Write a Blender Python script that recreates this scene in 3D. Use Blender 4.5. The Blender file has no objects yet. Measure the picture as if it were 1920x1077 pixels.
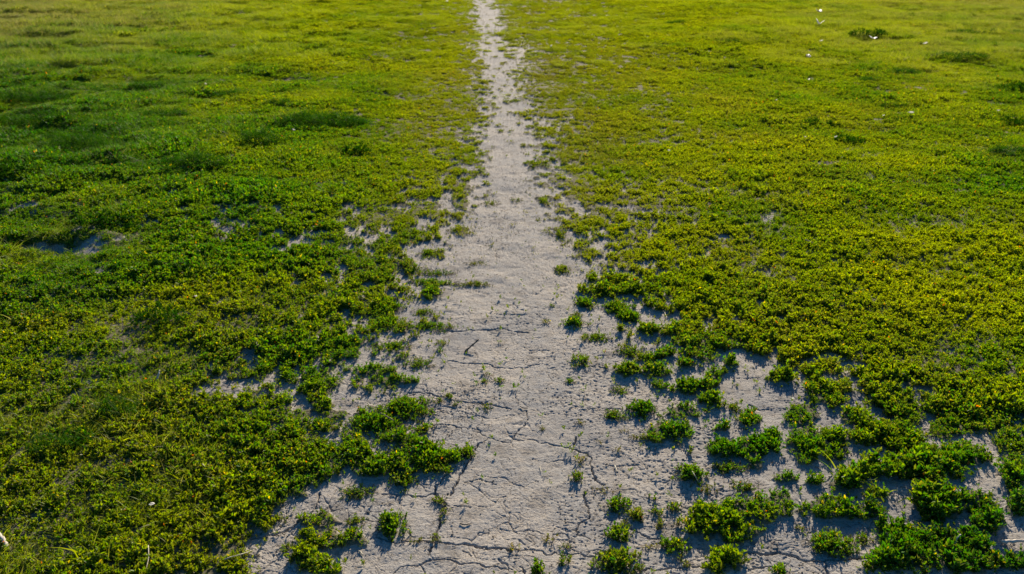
import bpy, math, random
import numpy as np
R = math.radians
C = bpy.context.scene.collection
sc = bpy.context.scene
rng = np.random.default_rng(7)
random.seed(7)

# ------------------------------------------------------------------ camera
CAM_H = 1.55; PITCH = 25.0; LENS = 28.0
F = 1920 * LENS / 36.0
cam = bpy.data.cameras.new('camera'); camo = bpy.data.objects.new('camera', cam); C.objects.link(camo)
cam.lens = LENS; cam.sensor_width = 36.0; cam.clip_start = 0.05; cam.clip_end = 2000
camo.location = (0, 0, CAM_H); camo.rotation_euler = (R(90 - PITCH), 0, 0)
cam.dof.use_dof = True; cam.dof.focus_distance = 2.5; cam.dof.aperture_fstop = 5.0
sc.camera = camo

# ------------------------------------------------------------------ light
SUN_EL = 24.0; SUN_AZ = 14.6          # degrees to the right of straight ahead
world = bpy.data.worlds.new('World'); sc.world = world; world.use_nodes = True
nt = world.node_tree
bg = nt.nodes['Background']
sky = nt.nodes.new('ShaderNodeTexSky'); sky.sky_type = 'NISHITA'; sky.sun_disc = False
sky.sun_elevation = R(SUN_EL); sky.sun_rotation = R(SUN_AZ); sky.ozone_density = 3.5
hsv = nt.nodes.new('ShaderNodeHueSaturation'); hsv.inputs['Saturation'].default_value = 1.35
nt.links.new(sky.outputs[0], hsv.inputs['Color']); nt.links.new(hsv.outputs[0], bg.inputs[0]); bg.inputs[1].default_value = 0.075
sun = bpy.data.lights.new('sun', 'SUN'); suno = bpy.data.objects.new('sun', sun); C.objects.link(suno)
sun.energy = 5.0; sun.angle = R(0.5); sun.color = (1.0, 0.86, 0.66)
suno.rotation_euler = (R(-(90 - SUN_EL)), 0, R(180 - SUN_AZ) + math.pi)
sc.view_settings.view_transform = 'Standard'; sc.view_settings.look = 'None'
sc.view_settings.exposure = 0.68; sc.view_settings.gamma = 1.0

# ------------------------------------------------------------------ maths helpers
sp, cp = math.sin(R(PITCH)), math.cos(R(PITCH))
def px2g(px, py):
    """photo pixel (1920 wide) -> spot on the level ground"""
    px = np.asarray(px, float); py = np.asarray(py, float)
    u = (px - 960) / F; v = (538.5 - py) / F
    dz = -sp + v * cp; dy = cp + v * sp
    t = CAM_H / np.maximum(-dz, 1e-3)
    return u * t, dy * t
def g2px(x, y, z=0.0):
    dz = z - CAM_H
    depth = y * cp - dz * sp; up = y * sp + dz * cp
    depth = np.maximum(depth, 0.05)
    return 960 + F * x / depth, 538.5 - F * up / depth

def hash2(ix, iy, seed):
    h = (ix.astype(np.int64) * 374761393 + iy.astype(np.int64) * 668265263 + seed * 974634777) & 0xFFFFFFFF
    h = ((h ^ (h >> 13)) * 1274126177) & 0xFFFFFFFF
    h = h ^ (h >> 16)
    return (h & 0xFFFFFF) / float(0xFFFFFF)
def vnoise(x, y, seed=0):
    x = np.asarray(x, float); y = np.asarray(y, float)
    ix = np.floor(x); iy = np.floor(y); fx = x - ix; fy = y - iy
    fx = fx * fx * (3 - 2 * fx); fy = fy * fy * (3 - 2 * fy)
    a = hash2(ix, iy, seed); b = hash2(ix + 1, iy, seed); c = hash2(ix, iy + 1, seed); d = hash2(ix + 1, iy + 1, seed)
    return (a * (1 - fx) + b * fx) * (1 - fy) + (c * (1 - fx) + d * fx) * fy
def fbm(x, y, seed=0, octv=4):
    s = 0; a = 1.0; t = 0
    for k in range(octv):
        s = s + a * vnoise(x * 2 ** k + 13.7 * k, y * 2 ** k - 7.1 * k, seed + k); t += a; a *= 0.55
    return s / t
def voronoi(x, y, seed):
    ix = np.floor(x); iy = np.floor(y)
    f1 = np.full(x.shape, 9.0); f2 = np.full(x.shape, 9.0)
    for i in (-1, 0, 1):
        for j in (-1, 0, 1):
            cx = ix + i; cy = iy + j
            d = np.hypot(cx + hash2(cx, cy, seed) - x, cy + hash2(cx, cy, seed + 5) - y)
            f2 = np.minimum(f2, np.maximum(f1, d)); f1 = np.minimum(f1, d)
    return f2 - f1
def unif(n, lo, hi):              # squash noise to roughly uniform 0..1
    return np.clip((n - lo) / (hi - lo), 0, 1)

# ------------------------------------------------------------------ where the plants grow
COV = {   # photo row: share of ground covered along the row
 0: [(0,1),(868,1),(882,.5),(893,.15),(925,.15),(934,.5),(948,1)],
 60: [(876,1),(893,.5),(902,.15),(938,.18),(948,.5),(965,1)],
 95: [(866,1),(886,.5),(900,.25),(930,.18),(975,.3),(1000,.6),(1020,1)],
 130: [(860,1),(884,.6),(905,.25),(935,.18),(968,.3),(990,.7),(1010,1)],
 170: [(872,1),(903,.6),(925,.25),(955,.2),(972,.4),(990,.75),(1012,1)],
 205: [(888,1),(915,.5),(935,.22),(990,.3),(1015,.65),(1040,1)],
 235: [(860,1),(895,.6),(915,.25),(980,.2),(1010,.45),(1040,.75),(1075,.9),(1110,1)],
 265: [(830,1),(865,.65),(895,.35),(912,.1),(975,.12),(1000,.4),(1045,.6),(1090,.85),(1140,1)],
 300: [(800,1),(850,.85),(888,.62),(912,.25),(930,.12),(970,.12),(1000,.5),(1045,.7),(1090,.9),(1160,.98)],
 340: [(560,.98),(700,.92),(800,.82),(860,.68),(900,.42),(928,.14),(985,.12),(1015,.48),(1060,.7),(1110,.88),(1180,.98)],
 380: [(300,.97),(500,.90),(640,.78),(700,.72),(820,.62),(875,.5),(905,.24),(930,.08),(1000,.08),(1030,.42),(1075,.66),(1120,.84),(1200,.94),(1300,.99)],
 420: [(0,1),(250,.93),(440,.82),(640,.68),(770,.58),(845,.48),(880,.22),(905,.06),(1010,.05),(1045,.32),(1095,.6),(1160,.76),(1240,.91),(1320,.96),(1920,1)],
 460: [(0,.97),(300,.86),(560,.72),(680,.6),(790,.48),(845,.26),(885,.06),(1030,.04),(1075,.32),(1125,.52),(1170,.68),(1240,.87),(1350,.96),(1920,1)],
 500: [(400,.94),(600,.77),(700,.55),(790,.4),(845,.16),(885,.04),(1050,.05),(1100,.3),(1150,.55),(1200,.7),(1280,.9),(1400,.98)],
 550: [(0,.98),(500,.93),(600,.8),(670,.6),(730,.45),(810,.25),(870,.05),(1060,.03),(1120,.28),(1180,.48),(1210,.62),(1260,.85),(1350,.97)],
 600: [(460,.96),(600,.84),(670,.62),(740,.42),(820,.16),(870,.02),(1060,.03),(1140,.2),(1220,.34),(1280,.54),(1330,.74),(1400,.9),(1600,.97)],
 650: [(0,.98),(400,.95),(450,.8),(600,.84),(660,.6),(740,.36),(820,.12),(870,.02),(1090,.03),(1160,.22),(1280,.32),(1330,.4),(1420,.55),(1500,.83),(1700,.97)],
 700: [(120,.97),(170,.84),(350,.84),(430,.5),(560,.58),(640,.5),(720,.34),(800,.12),(860,.02),(1100,.04),(1160,.2),(1300,.27),(1450,.26),(1560,.4),(1640,.74),(1720,.95),(1920,1)],
 750: [(0,1),(330,.95),(420,.6),(480,.65),(560,.46),(640,.32),(740,.16),(830,.02),(1100,.03),(1180,.16),(1400,.22),(1640,.26),(1680,.45),(1760,.9),(1920,.95)],
 800: [(0,1),(400,.96),(480,.88),(560,.6),(640,.3),(760,.1),(850,.01),(1100,.02),(1180,.1),(1400,.14),(1650,.18),(1800,.35),(1900,.5)],
 850: [(0,1),(540,.96),(620,.72),(700,.3),(800,.08),(870,.01),(1080,.02),(1180,.06),(1400,.1),(1600,.14),(1920,.25)],
 900: [(0,1),(380,.98),(520,.96),(580,.6),(640,.14),(760,.03),(1080,.02),(1300,.08),(1600,.14),(1920,.15)],
 950: [(0,1),(500,.98),(550,.4),(580,0),(1920,0)],
 1000: [(0,1),(450,.98),(500,.5),(520,0),(1920,0)],
 1077: [(0,1),(450,.98),(478,.1),(490,0),(1920,0)],
}
GX = np.arange(0, 1921, 10.0)
GROWS = np.array(sorted(COV), float)
GRID = np.array([np.interp(GX, [p[0] for p in COV[int(r)]], [p[1] for p in COV[int(r)]]) for r in GROWS])
def grid_sample(G, rows, gx, px, py):
    px = np.clip(px, gx[0], gx[-1]); py = np.clip(py, rows[0], rows[-1])
    r = np.clip(np.searchsorted(rows, py, side='right') - 1, 0, len(rows) - 2)
    fr = (py - rows[r]) / (rows[r + 1] - rows[r])
    c = np.clip(np.searchsorted(gx, px, side='right') - 1, 0, len(gx) - 2)
    fc = (px - gx[c]) / (gx[c + 1] - gx[c])
    return (G[r, c] * (1 - fc) + G[r, c + 1] * fc) * (1 - fr) + (G[r + 1, c] * (1 - fc) + G[r + 1, c + 1] * fc) * fr
Y_TOP = float(px2g(960, 0)[1])
def mapped_px(x, y):
    """ground spot -> place in the traced maps; past the far edge the path runs on straight"""
    yy = np.clip(y, 1.45, Y_TOP)
    return g2px(x, yy)
HOLES = [(85,458,58,9),(322,441,34,6),(405,447,26,6),(350,396,16,5),(560,455,22,10),(440,545,12,4),(165,717,30,6),(400,735,50,11),
 (465,668,20,10),(440,920,18,8),(10,345,9,4),(272,345,10,7),(640,505,16,6),(590,440,14,5),(460,720,36,8),(375,800,16,4),(150,630,22,4),
 (610,520,14,5),(1500,362,11,4),(1625,455,14,4),(1220,495,28,4),(1290,450,16,3),(1460,540,9,4),(1448,604,28,5),(1655,588,8,4),
 (1820,600,12,4),(1740,740,20,8),(1550,675,30,7),(1600,690,30,8),(1840,815,26,8),(1356,447,20,4),(1470,482,10,4),(200,385,10,4),
 (690,470,10,4),(300,775,20,5),(520,800,16,5),(1780,660,12,4)]
# patches of the ground cover traced one by one
PATCH = [(695,410,28,12),(753,407,18,10),(865,385,15,8),(858,403,12,7),(820,402,14,10),(790,440,17,10),(718,460,25,12),(680,520,20,10),
 (665,492,22,11),(716,488,20,9),(660,641,20,10),(650,664,24,11),(672,581,17,12),(677,622,12,7),(740,714,50,8),(703,696,30,9),
 (1056,395,15,6),(1108,423,20,8),(1131,547,38,10),(1115,524,13,6),(1188,547,18,7),(1221,620,22,8),(1268,625,22,14),(1175,694,20,13),
 (1225,696,28,10),(1248,664,14,8),(1215,672,20,10),(1300,594,20,8),(1343,637,48,22),(1430,644,28,20),(1370,683,12,6),(1343,704,18,9),
 (1484,668,26,14),(1534,694,22,14),(1285,684,12,6),(1286,620,12,7),(1460,712,28,9),
 (1235,724,14,6),(1300,725,45,13),(1281,770,30,14),(1254,810,40,20),(1327,750,20,10),(1354,840,36,18),(1408,840,30,24),(1418,872,12,13),
 (1334,974,44,26),(1394,957,50,22),(1378,994,50,20),(1351,1048,42,24),(1434,964,22,18),(1350,803,14,8),(1404,784,22,13),
 (604,760,22,17),(627,777,22,12),(513,757,40,17),(604,800,30,9),(660,820,22,11),(747,824,38,9),(787,860,65,28),(660,847,38,14),
 (694,870,42,20),(560,825,50,20),(560,870,50,25),(520,910,50,22),(540,790,40,14),(600,855,40,20),
 (600,972,36,16),(610,1008,44,20),(577,1050,36,22),(617,1070,26,8),(660,1010,24,14),
 (1543,740,38,24),(1503,780,28,20),(1447,827,16,24),(1513,824,40,24),(1510,860,18,16),(1574,824,28,10),(1654,743,30,28),
 (1694,767,38,28),(1600,787,30,14),(1627,814,48,24),(1700,830,36,24),(1564,850,20,16),(1740,877,62,28),(1797,854,48,26),(1774,804,38,18),
 (1660,880,38,18),(1580,907,28,20),(1614,890,24,12),(1460,945,30,28),(1557,951,48,20),(1614,960,36,13),
 (1760,948,46,30),(1824,944,42,20),(1858,978,32,22),(1674,994,36,22),(1908,948,20,20),(1901,884,24,32),(1848,770,85,34),(1890,830,30,20),
 (1750,1035,112,44),(1901,1055,28,14),(1800,1060,60,20),(1470,900,20,8),(1520,905,16,9),(1640,930,18,6)]
def shrink(cx, cy, rx, ry, h=0.028):
    """outline seen in the photo -> footprint on the soil under leaves h metres high"""
    gx, gy = px2g(cx, cy); d = gy * cp + CAM_H * sp
    hp = h * F * cp / d
    k = min(hp * 0.28, ry * 0.25)
    return cx, cy + k, rx * 1.06, ry * 1.06 - k * 0.2
def ell_mask(px, py, x, y, ells, warp=0.6, sh=True):
    m = np.zeros(px.shape)
    wx = (fbm(x * 28, y * 28, 90, 3) - 0.5) * 2; wy = (fbm(x * 28, y * 28, 95, 3) - 0.5) * 2
    for e in ells:
        cx, cy, rx, ry = shrink(*e) if sh else e
        if sh: rx *= .97; ry *= .97
        q = 1 - np.hypot((px - cx) / rx + wx * warp, (py - cy) / ry + wy * warp)
        m = np.maximum(m, np.clip(q * 2.6 + 0.32, 0, 1))
    return m
def _cn(x, y): return 0.42 * fbm(x * 12, y * 9, 21, 3) + 0.43 * fbm(x * 34, y * 24, 31, 2) + 0.15 * fbm(x * 2.1, y * 2.1, 41, 2)
_s = np.random.default_rng(3); _CQ = np.quantile(_cn(_s.uniform(-8, 8, 60000), _s.uniform(1, 18, 60000)), np.linspace(0, 1, 101))
def _cf(x, y): return 0.18 * fbm(x * 9, y * 7, 24, 2) + 0.45 * fbm(x * 20, y * 15, 26, 2) + 0.37 * fbm(x * 55, y * 36, 28, 2)
_CQ2 = np.quantile(_cf(_s.uniform(-8, 8, 60000), _s.uniform(1, 18, 60000)), np.linspace(0, 1, 101))
def cover_noise(x, y):
    far = np.clip((y - 1.6) / 2.2, .35, 1); q = np.linspace(0, 1, 101)
    return np.interp(_cn(x, y), _CQ, q) * (1 - far) + np.interp(_cf(x, y), _CQ2, q) * far
def cover_at(x, y):
    """0 bare .. 1 thick"""
    px, py = mapped_px(x, y)
    c = grid_sample(GRID, GROWS, GX, px, py)
    fray = (fbm(x * 30, y * 12, 77, 2) - 0.5) * np.where(py < 300, 20, 0)
    c = np.minimum(c, 1) if True else c
    c = grid_sample(GRID, GROWS, GX, px + fray, py)
    u = cover_noise(x, y)
    v = np.clip((c - u) / 0.28 + 0.05, 0, 1); v = np.where(c < 0.02, 0, v)
    full = np.clip((c - 0.965) / 0.03, 0, 1)
    v = np.maximum(v, full * (0.50 + 0.40 * (1 - u)) * np.ones(len(x)) + (y > 4.5) * full * .12); v = np.clip(v, 0, 1)
    inside = (py > 330)
    if inside.any():
        xi, yi, pxi, pyi = x[inside], y[inside], px[inside], py[inside]
        pm = ell_mask(pxi, pyi, xi, yi, PATCH)
        hm = ell_mask(pxi, pyi, xi, yi, HOLES, 0.4, False)
        vv = np.maximum(v[inside], pm); vv = vv * (1 - np.clip(hm * 1.6, 0, 1)); v[inside] = vv
    return v

# hue maps; TONE also paints in the dimmer, shaded left turf; rows of (y: values along x = 0,320,...,1920)
TX = np.linspace(0, 1920, 7)
TONE_ROWS = np.array([0, 60, 150, 250, 400, 600, 800, 1077], float)
TONE = np.array([[.25,.60,.85,.80,.85,.60,.45],
                 [.20,.40,.85,.80,.90,.65,.45],
                 [.02,.22,.66,.72,.70,.62,.40],
                 [-.05,.08,.42,.55,.58,.55,.28],
                 [.20,.30,.50,.45,.60,.65,.60],
                 [.45,.50,.45,.40,.50,.65,.60],
                 [.45,.42,.22,.12,.12,.22,.22],
                 [.42,.42,.15,.08,.10,.15,.12]])
DRY = np.array([[.95,.60,.05,.25,.10,.50,.70],
                [.90,.40,.00,.30,.12,.45,.55],
                [.10,.10,.10,.45,.35,.35,.30],
                [.00,.08,.15,.45,.40,.30,.20],
                [.05,.05,.15,.30,.30,.20,.10],
                [.30,.32,.30,.30,.25,.18,.08],
                [.33,.36,.25,.28,.18,.13,.12],
                [.33,.36,.25,.28,.18,.13,.12]])
def tone_dry(x, y):
    px, py = mapped_px(x, y)
    t = grid_sample(TONE, TONE_ROWS, TX, px, py) + (fbm(x * 1.5, y * 1.9, 51, 4) - 0.5) * 1.3
    d = grid_sample(DRY, TONE_ROWS, TX, px, py) + (fbm(x * 2.6, y * 2.0, 61, 3) - 0.5) * 0.8
    return np.clip(np.where(px < 800, t - .12, t - .04), -.5, 1), np.clip(d, 0, 1)

def height(x, y):
    px, py = mapped_px(x, y)
    rough = np.clip((620 - px) / 500, 0, 1) * np.clip((y - 2.2) / 1.5, 0, 1) + 0.25 * np.clip((px - 1150) / 500, 0, 1)
    h = ((fbm(x * 1.6, y * 2.3, 3, 3) - 0.5) * 0.13 + (fbm(x * 3.6, y * 5.2, 5, 2) - 0.5) * 0.075) * rough
    h = h + ((fbm(x * 0.35, y * 0.35, 8, 2) - 0.5) * 0.06 + (fbm(x * 1.3, y * 1.3, 9, 3) - 0.5) * 0.10 * (np.abs(x + .35) > .5)) * np.clip((y - 4) / 6, 0, 1)
    h = h + (fbm(x * 6, y * 7, 12, 3) - 0.5) * 0.012
    # a washed-out hollow in the turf at the left
    hx, hy = px2g(88, 456)
    h = h - 0.038 * np.exp(-(((x - hx) / 0.14) ** 2 + ((y - hy) / 0.06) ** 2))
    return h

# ------------------------------------------------------------------ cracks in the soil, traced
CRACKS = [
 (3.4,[(827,623),(873,621),(903,618),(925,618),(940,616),(960,621),(987,624)]),(2.2,[(837,677),(873,680),(907,681),(933,688),(957,691),(990,688),(1010,681)]),
 (1.6,[(870,539),(913,551),(950,549),(987,551),(1023,551),(1063,548)]),(2.2,[(897,460),(917,461),(930,473),(928,480),(935,493)]),
 (1.4,[(917,460),(940,448),(973,435),(1007,433),(1027,432)]),(1.8,[(950,493),(972,496),(993,495)]),(1.8,[(827,623),(800,627),(773,637),(740,645),(700,648)]),
 (1.8,[(1100,685),(1120,687),(1140,691)]),(1.3,[(917,567),(963,571),(1010,577)]),(1.3,[(923,587),(957,590),(980,592)]),(1.2,[(1085,700),(1098,672),(1110,650)]),
 (2.6,[(764,737),(790,737),(814,741),(840,748),(864,754),(895,756),(920,760),(960,767)]),(2.4,[(811,797),(851,799),(866,802),(881,805),(894,806),(908,817)]),
 (1.4,[(894,806),(904,787),(890,775)]),(1.8,[(880,842),(894,834),(914,822),(935,827),(960,827)]),(3.4,[(894,834),(887,848),(881,861),(868,878),(864,884),(859,900),(854,911),(843,929)]),
 (3.4,[(841,891),(830,896),(821,904),(818,915),(814,924),(826,935),(831,948),(829,965),(828,978),(821,994),(816,1006),(811,1018),(806,1038)]),
 (2.2,[(714,928),(740,927),(764,928),(800,931),(814,926)]),(1.5,[(848,951),(865,950),(881,953)]),
 (3.6,[(707,1008),(741,1020),(775,1018),(801,1016),(835,1016),(864,1021),(890,1023),(915,1030),(935,1030),(960,1035)]),
 (2.2,[(741,1073),(754,1065),(775,1062),(787,1058),(800,1050),(814,1048),(840,1050),(864,1058),(890,1059),(915,1065),(960,1068)]),
 (1.6,[(787,1058),(795,1070),(790,1080)]),(2.8,[(470,1012),(480,1008),(513,1001),(547,991),(563,978),(590,952),(600,925)]),
 (2.0,[(960,824),(973,807),(980,800),(990,789),(985,770)]),(2.2,[(960,824),(980,825),(1000,826),(1030,834),(1050,838),(1077,842)]),
 (3.0,[(1077,821),(1074,841),(1103,851),(1108,862),(1110,871),(1112,888),(1120,901),(1130,908)]),
 (2.8,[(1097,924),(1100,938),(1102,951),(1102,974),(1092,980),(1084,984),(1078,1000)]),(1.5,[(1107,817),(1125,816),(1140,814)]),(2.2,[(1080,1001),(1095,1004),(1110,1011)]),
 (2.6,[(1181,991),(1201,998),(1210,1006),(1217,1011),(1237,1010),(1250,1014)]),(2.2,[(960,1031),(1000,1031),(1030,1039),(1055,1038),(1080,1040),(1120,1047)]),
 (2.6,[(1200,1073),(1225,1069),(1247,1066),(1270,1064),(1294,1063),(1314,1065)]),(2.6,[(1391,1038),(1415,1036),(1440,1040)]),(2.4,[(1388,1066),(1415,1063),(1440,1064),(1460,1060)]),
 (2.2,[(977,1065),(983,1070),(985,1080)]),(1.6,[(1084,770),(1110,767),(1147,767),(1165,769)]),(1.6,[(993,767),(1020,777),(1040,777)]),
 (4.2,[(1435,1037),(1473,1039),(1500,1048),(1524,1051),(1555,1052),(1590,1049),(1640,1049)]),(2.0,[(1545,1051),(1550,1077)]),(1.8,[(1378,708),(1395,711),(1418,710)]),
 (1.8,[(1405,759),(1415,766),(1425,770),(1453,768)]),(1.5,[(1000,862),(1030,866),(1060,860)]),(1.4,[(870,905),(900,900),(930,908)]),(1.4,[(1155,947),(1158,960),(1160,975)]),
 (1.4,[(1130,870),(1160,874),(1200,870),(1220,876)]),(1.6,[(1640,1049),(1680,1056)]),(1.3,[(800,770),(840,775),(862,770)]),(1.3,[(960,905),(985,912),(1010,900)]),
 (1.5,[(940,990),(965,1000),(990,994),(1020,1000)]),(1.3,[(870,1030),(880,1045)]),(1.4,[(990,655),(1030,658),(1060,664)]),(1.3,[(1040,640),(1085,636),(1120,642)]),
]
def crack_field(x, y):
    """(depth of the soil surface in metres)"""
    jx = (fbm(x * 45, y * 45, 301, 4) - 0.5) * 0.024; jy = (fbm(x * 45, y * 45, 305, 4) - 0.5) * 0.024
    X = x + jx; Y = y + jy
    d = np.zeros(x.shape)
    for w, pts in CRACKS:
        gx, gy = px2g([p[0] for p in pts], [p[1] for p in pts])
        hw = w * 0.00085
        sel = np.where((X > gx.min() - 0.03) & (X < gx.max() + 0.03) & (Y > gy.min() - 0.03) & (Y < gy.max() + 0.03))[0]
        if not len(sel): continue
        xs, ys = X[sel], Y[sel]; best = np.full(xs.shape, 9.0)
        for k in range(len(gx) - 1):
            ax, ay, bx, by = gx[k], gy[k], gx[k + 1], gy[k + 1]
            L2 = (bx - ax) ** 2 + (by - ay) ** 2
            t = np.clip(((xs - ax) * (bx - ax) + (ys - ay) * (by - ay)) / L2, 0, 1)
            best = np.minimum(best, np.hypot(xs - ax - t * (bx - ax), ys - ay - t * (by - ay)))
        wv = hw * (0.55 + 0.9 * vnoise(xs * 40, ys * 40, 320))
        prof = np.clip(1.35 - best / wv, 0, 1) * 0.0042 * min(w, 3.2)
        lip = 0.0009 * np.exp(-((best - 2.6 * wv) / (2.2 * wv)) ** 2)
        d[sel] = np.minimum(d[sel], -prof + lip * (prof <= 0))
    # fine random crazing
    wx = x + (fbm(x * 14, y * 14, 401, 2) - 0.5) * 0.09; wy = y + (fbm(x * 14, y * 14, 405, 2) - 0.5) * 0.09
    for s, dep, seed, lo in ((7.0, 0.0050, 501, .45), (15.0, 0.0036, 511, .50), (30.0, 0.0022, 521, .54)):
        e = voronoi(wx * s, wy * s * 1.25, seed) / s
        gate = np.clip((fbm(x * 5, y * 5, seed + 3, 3) - lo) * 9, 0, 1)
        w = 0.0011 + 0.0014 * vnoise(x * 30, y * 30, seed + 7)
        d = d - dep * np.clip(1.2 - e / w, 0, 1) * gate
    return d
def pits(x, y):
    """crumbs, flakes and scuffs of the dry crust"""
    a = fbm(x * 105, y * 160, 601, 3); b = fbm(x * 150, y * 190, 611, 2)
    patch = 0.25 + 0.75 * np.clip((fbm(x * 3.2, y * 3.0, 621, 2) - 0.50) * 5, 0, 1)
    return (-0.0036 * np.clip(a - 0.575, 0, 1) * 6 * patch) + (b - 0.5) * 0.0012 + (fbm(x * 18, y * 24, 631, 3) - 0.5) * 0.005 - 0.026 * np.clip(fbm(x * 19, y * 30, 641, 3) - .58, 0, 1) * np.clip((y - 2.2) / 2.5, .12, 1)

# ------------------------------------------------------------------ node helpers
def new_mat(name):
    m = bpy.data.materials.new(name); m.use_nodes = True
    n = m.node_tree; n.nodes.clear(); out = n.nodes.new('ShaderNodeOutputMaterial'); return m, n, out
def N(n, t, **kw):
    x = n.nodes.new(t)
    for k, v in kw.items():
        if k.startswith('i_'):
            key = k[2:]; key = int(key) if key.isdigit() else key
            x.inputs[key].default_value = v
        else: setattr(x, k, v)
    return x
def mixc(n, fac, a, b, mode='MIX'):
    m = n.nodes.new('ShaderNodeMix'); m.data_type = 'RGBA'; m.blend_type = mode
    for sock, v in ((m.inputs[0], fac), (m.inputs[6], a), (m.inputs[7], b)):
        if isinstance(v, bpy.types.NodeSocket): n.links.new(v, sock)
        elif isinstance(v, (tuple, list)): sock.default_value = (*v, 1) if len(v) == 3 else v
        else: sock.default_value = v
    return m.outputs[2]
def math_n(n, op, a, b=None, c=None, clamp=False):
    m = n.nodes.new('ShaderNodeMath'); m.operation = op; m.use_clamp = clamp
    for k, v in enumerate((a, b, c)):
        if v is None: continue
        if isinstance(v, bpy.types.NodeSocket): n.links.new(v, m.inputs[k])
        else: m.inputs[k].default_value = v
    return m.outputs[0]
def maprange(n, v, a, b, c=0.0, d=1.0):
    m = n.nodes.new('ShaderNodeMapRange'); n.links.new(v, m.inputs[0])
    for k, q in enumerate((a, b, c, d)): m.inputs[k + 1].default_value = q
    return m.outputs[0]

# ------------------------------------------------------------------ materials
def soil_material():
    m, n, out = new_mat('dry_clay_soil')
    geo = N(n, 'ShaderNodeNewGeometry'); P = geo.outputs['Position']
    def noise(scale, detail=4, rough=.55):
        t = N(n, 'ShaderNodeTexNoise'); t.inputs['Scale'].default_value = scale; t.inputs['Detail'].default_value = detail
        t.inputs['Roughness'].default_value = rough; n.links.new(P, t.inputs['Vector']); return t.outputs['Fac']
    n1 = noise(3.2); n2 = noise(22, 5); n3 = noise(140, 4, .65); n4 = noise(60, 3)
    col = mixc(n, maprange(n, n1, .40, .60), (0.405, 0.370, 0.325), (0.325, 0.312, 0.292))
    col = mixc(n, maprange(n, n2, .45, .66, 0, .6), col, (0.37, 0.325, 0.270))
    col = mixc(n, maprange(n, n4, .56, .68, 0, .55), col, (0.17, 0.147, 0.125))
    col = mixc(n, maprange(n, n3, .54, .66, 0, .75), col, (0.15, 0.125, 0.102))
    col = mixc(n, maprange(n, n3, .30, .44, .45, 0), col, (0.42, 0.37, 0.31))
    n5 = noise(1.3, 3); n6 = noise(7.5, 4)
    col = mixc(n, maprange(n, n5, .52, .62, 0, .45), col, (0.215, 0.212, 0.212))
    col = mixc(n, maprange(n, n6, .58, .66, 0, .55), col, (0.185, 0.165, 0.142))
    att = N(n, 'ShaderNodeAttribute', attribute_name='litter')       # old leaf litter and thatch, darkened to paint in shade between the plants
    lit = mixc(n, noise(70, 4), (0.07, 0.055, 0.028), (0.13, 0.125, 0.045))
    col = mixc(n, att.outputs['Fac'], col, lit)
    bs = N(n, 'ShaderNodeBsdfPrincipled'); n.links.new(col, bs.inputs['Base Color'])
    bs.inputs['Roughness'].default_value = .92; bs.inputs['Specular IOR Level'].default_value = .2
    hgt = math_n(n, 'ADD', math_n(n, 'MULTIPLY', n3, .7), math_n(n, 'MULTIPLY', noise(420, 3, .6), .35))
    b = N(n, 'ShaderNodeBump'); b.inputs['Strength'].default_value = .8; b.inputs['Distance'].default_value = .006
    n.links.new(hgt, b.inputs['Height']); n.links.new(b.outputs[0], bs.inputs['Normal'])
    n.links.new(bs.outputs[0], out.inputs[0]); return m

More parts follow.
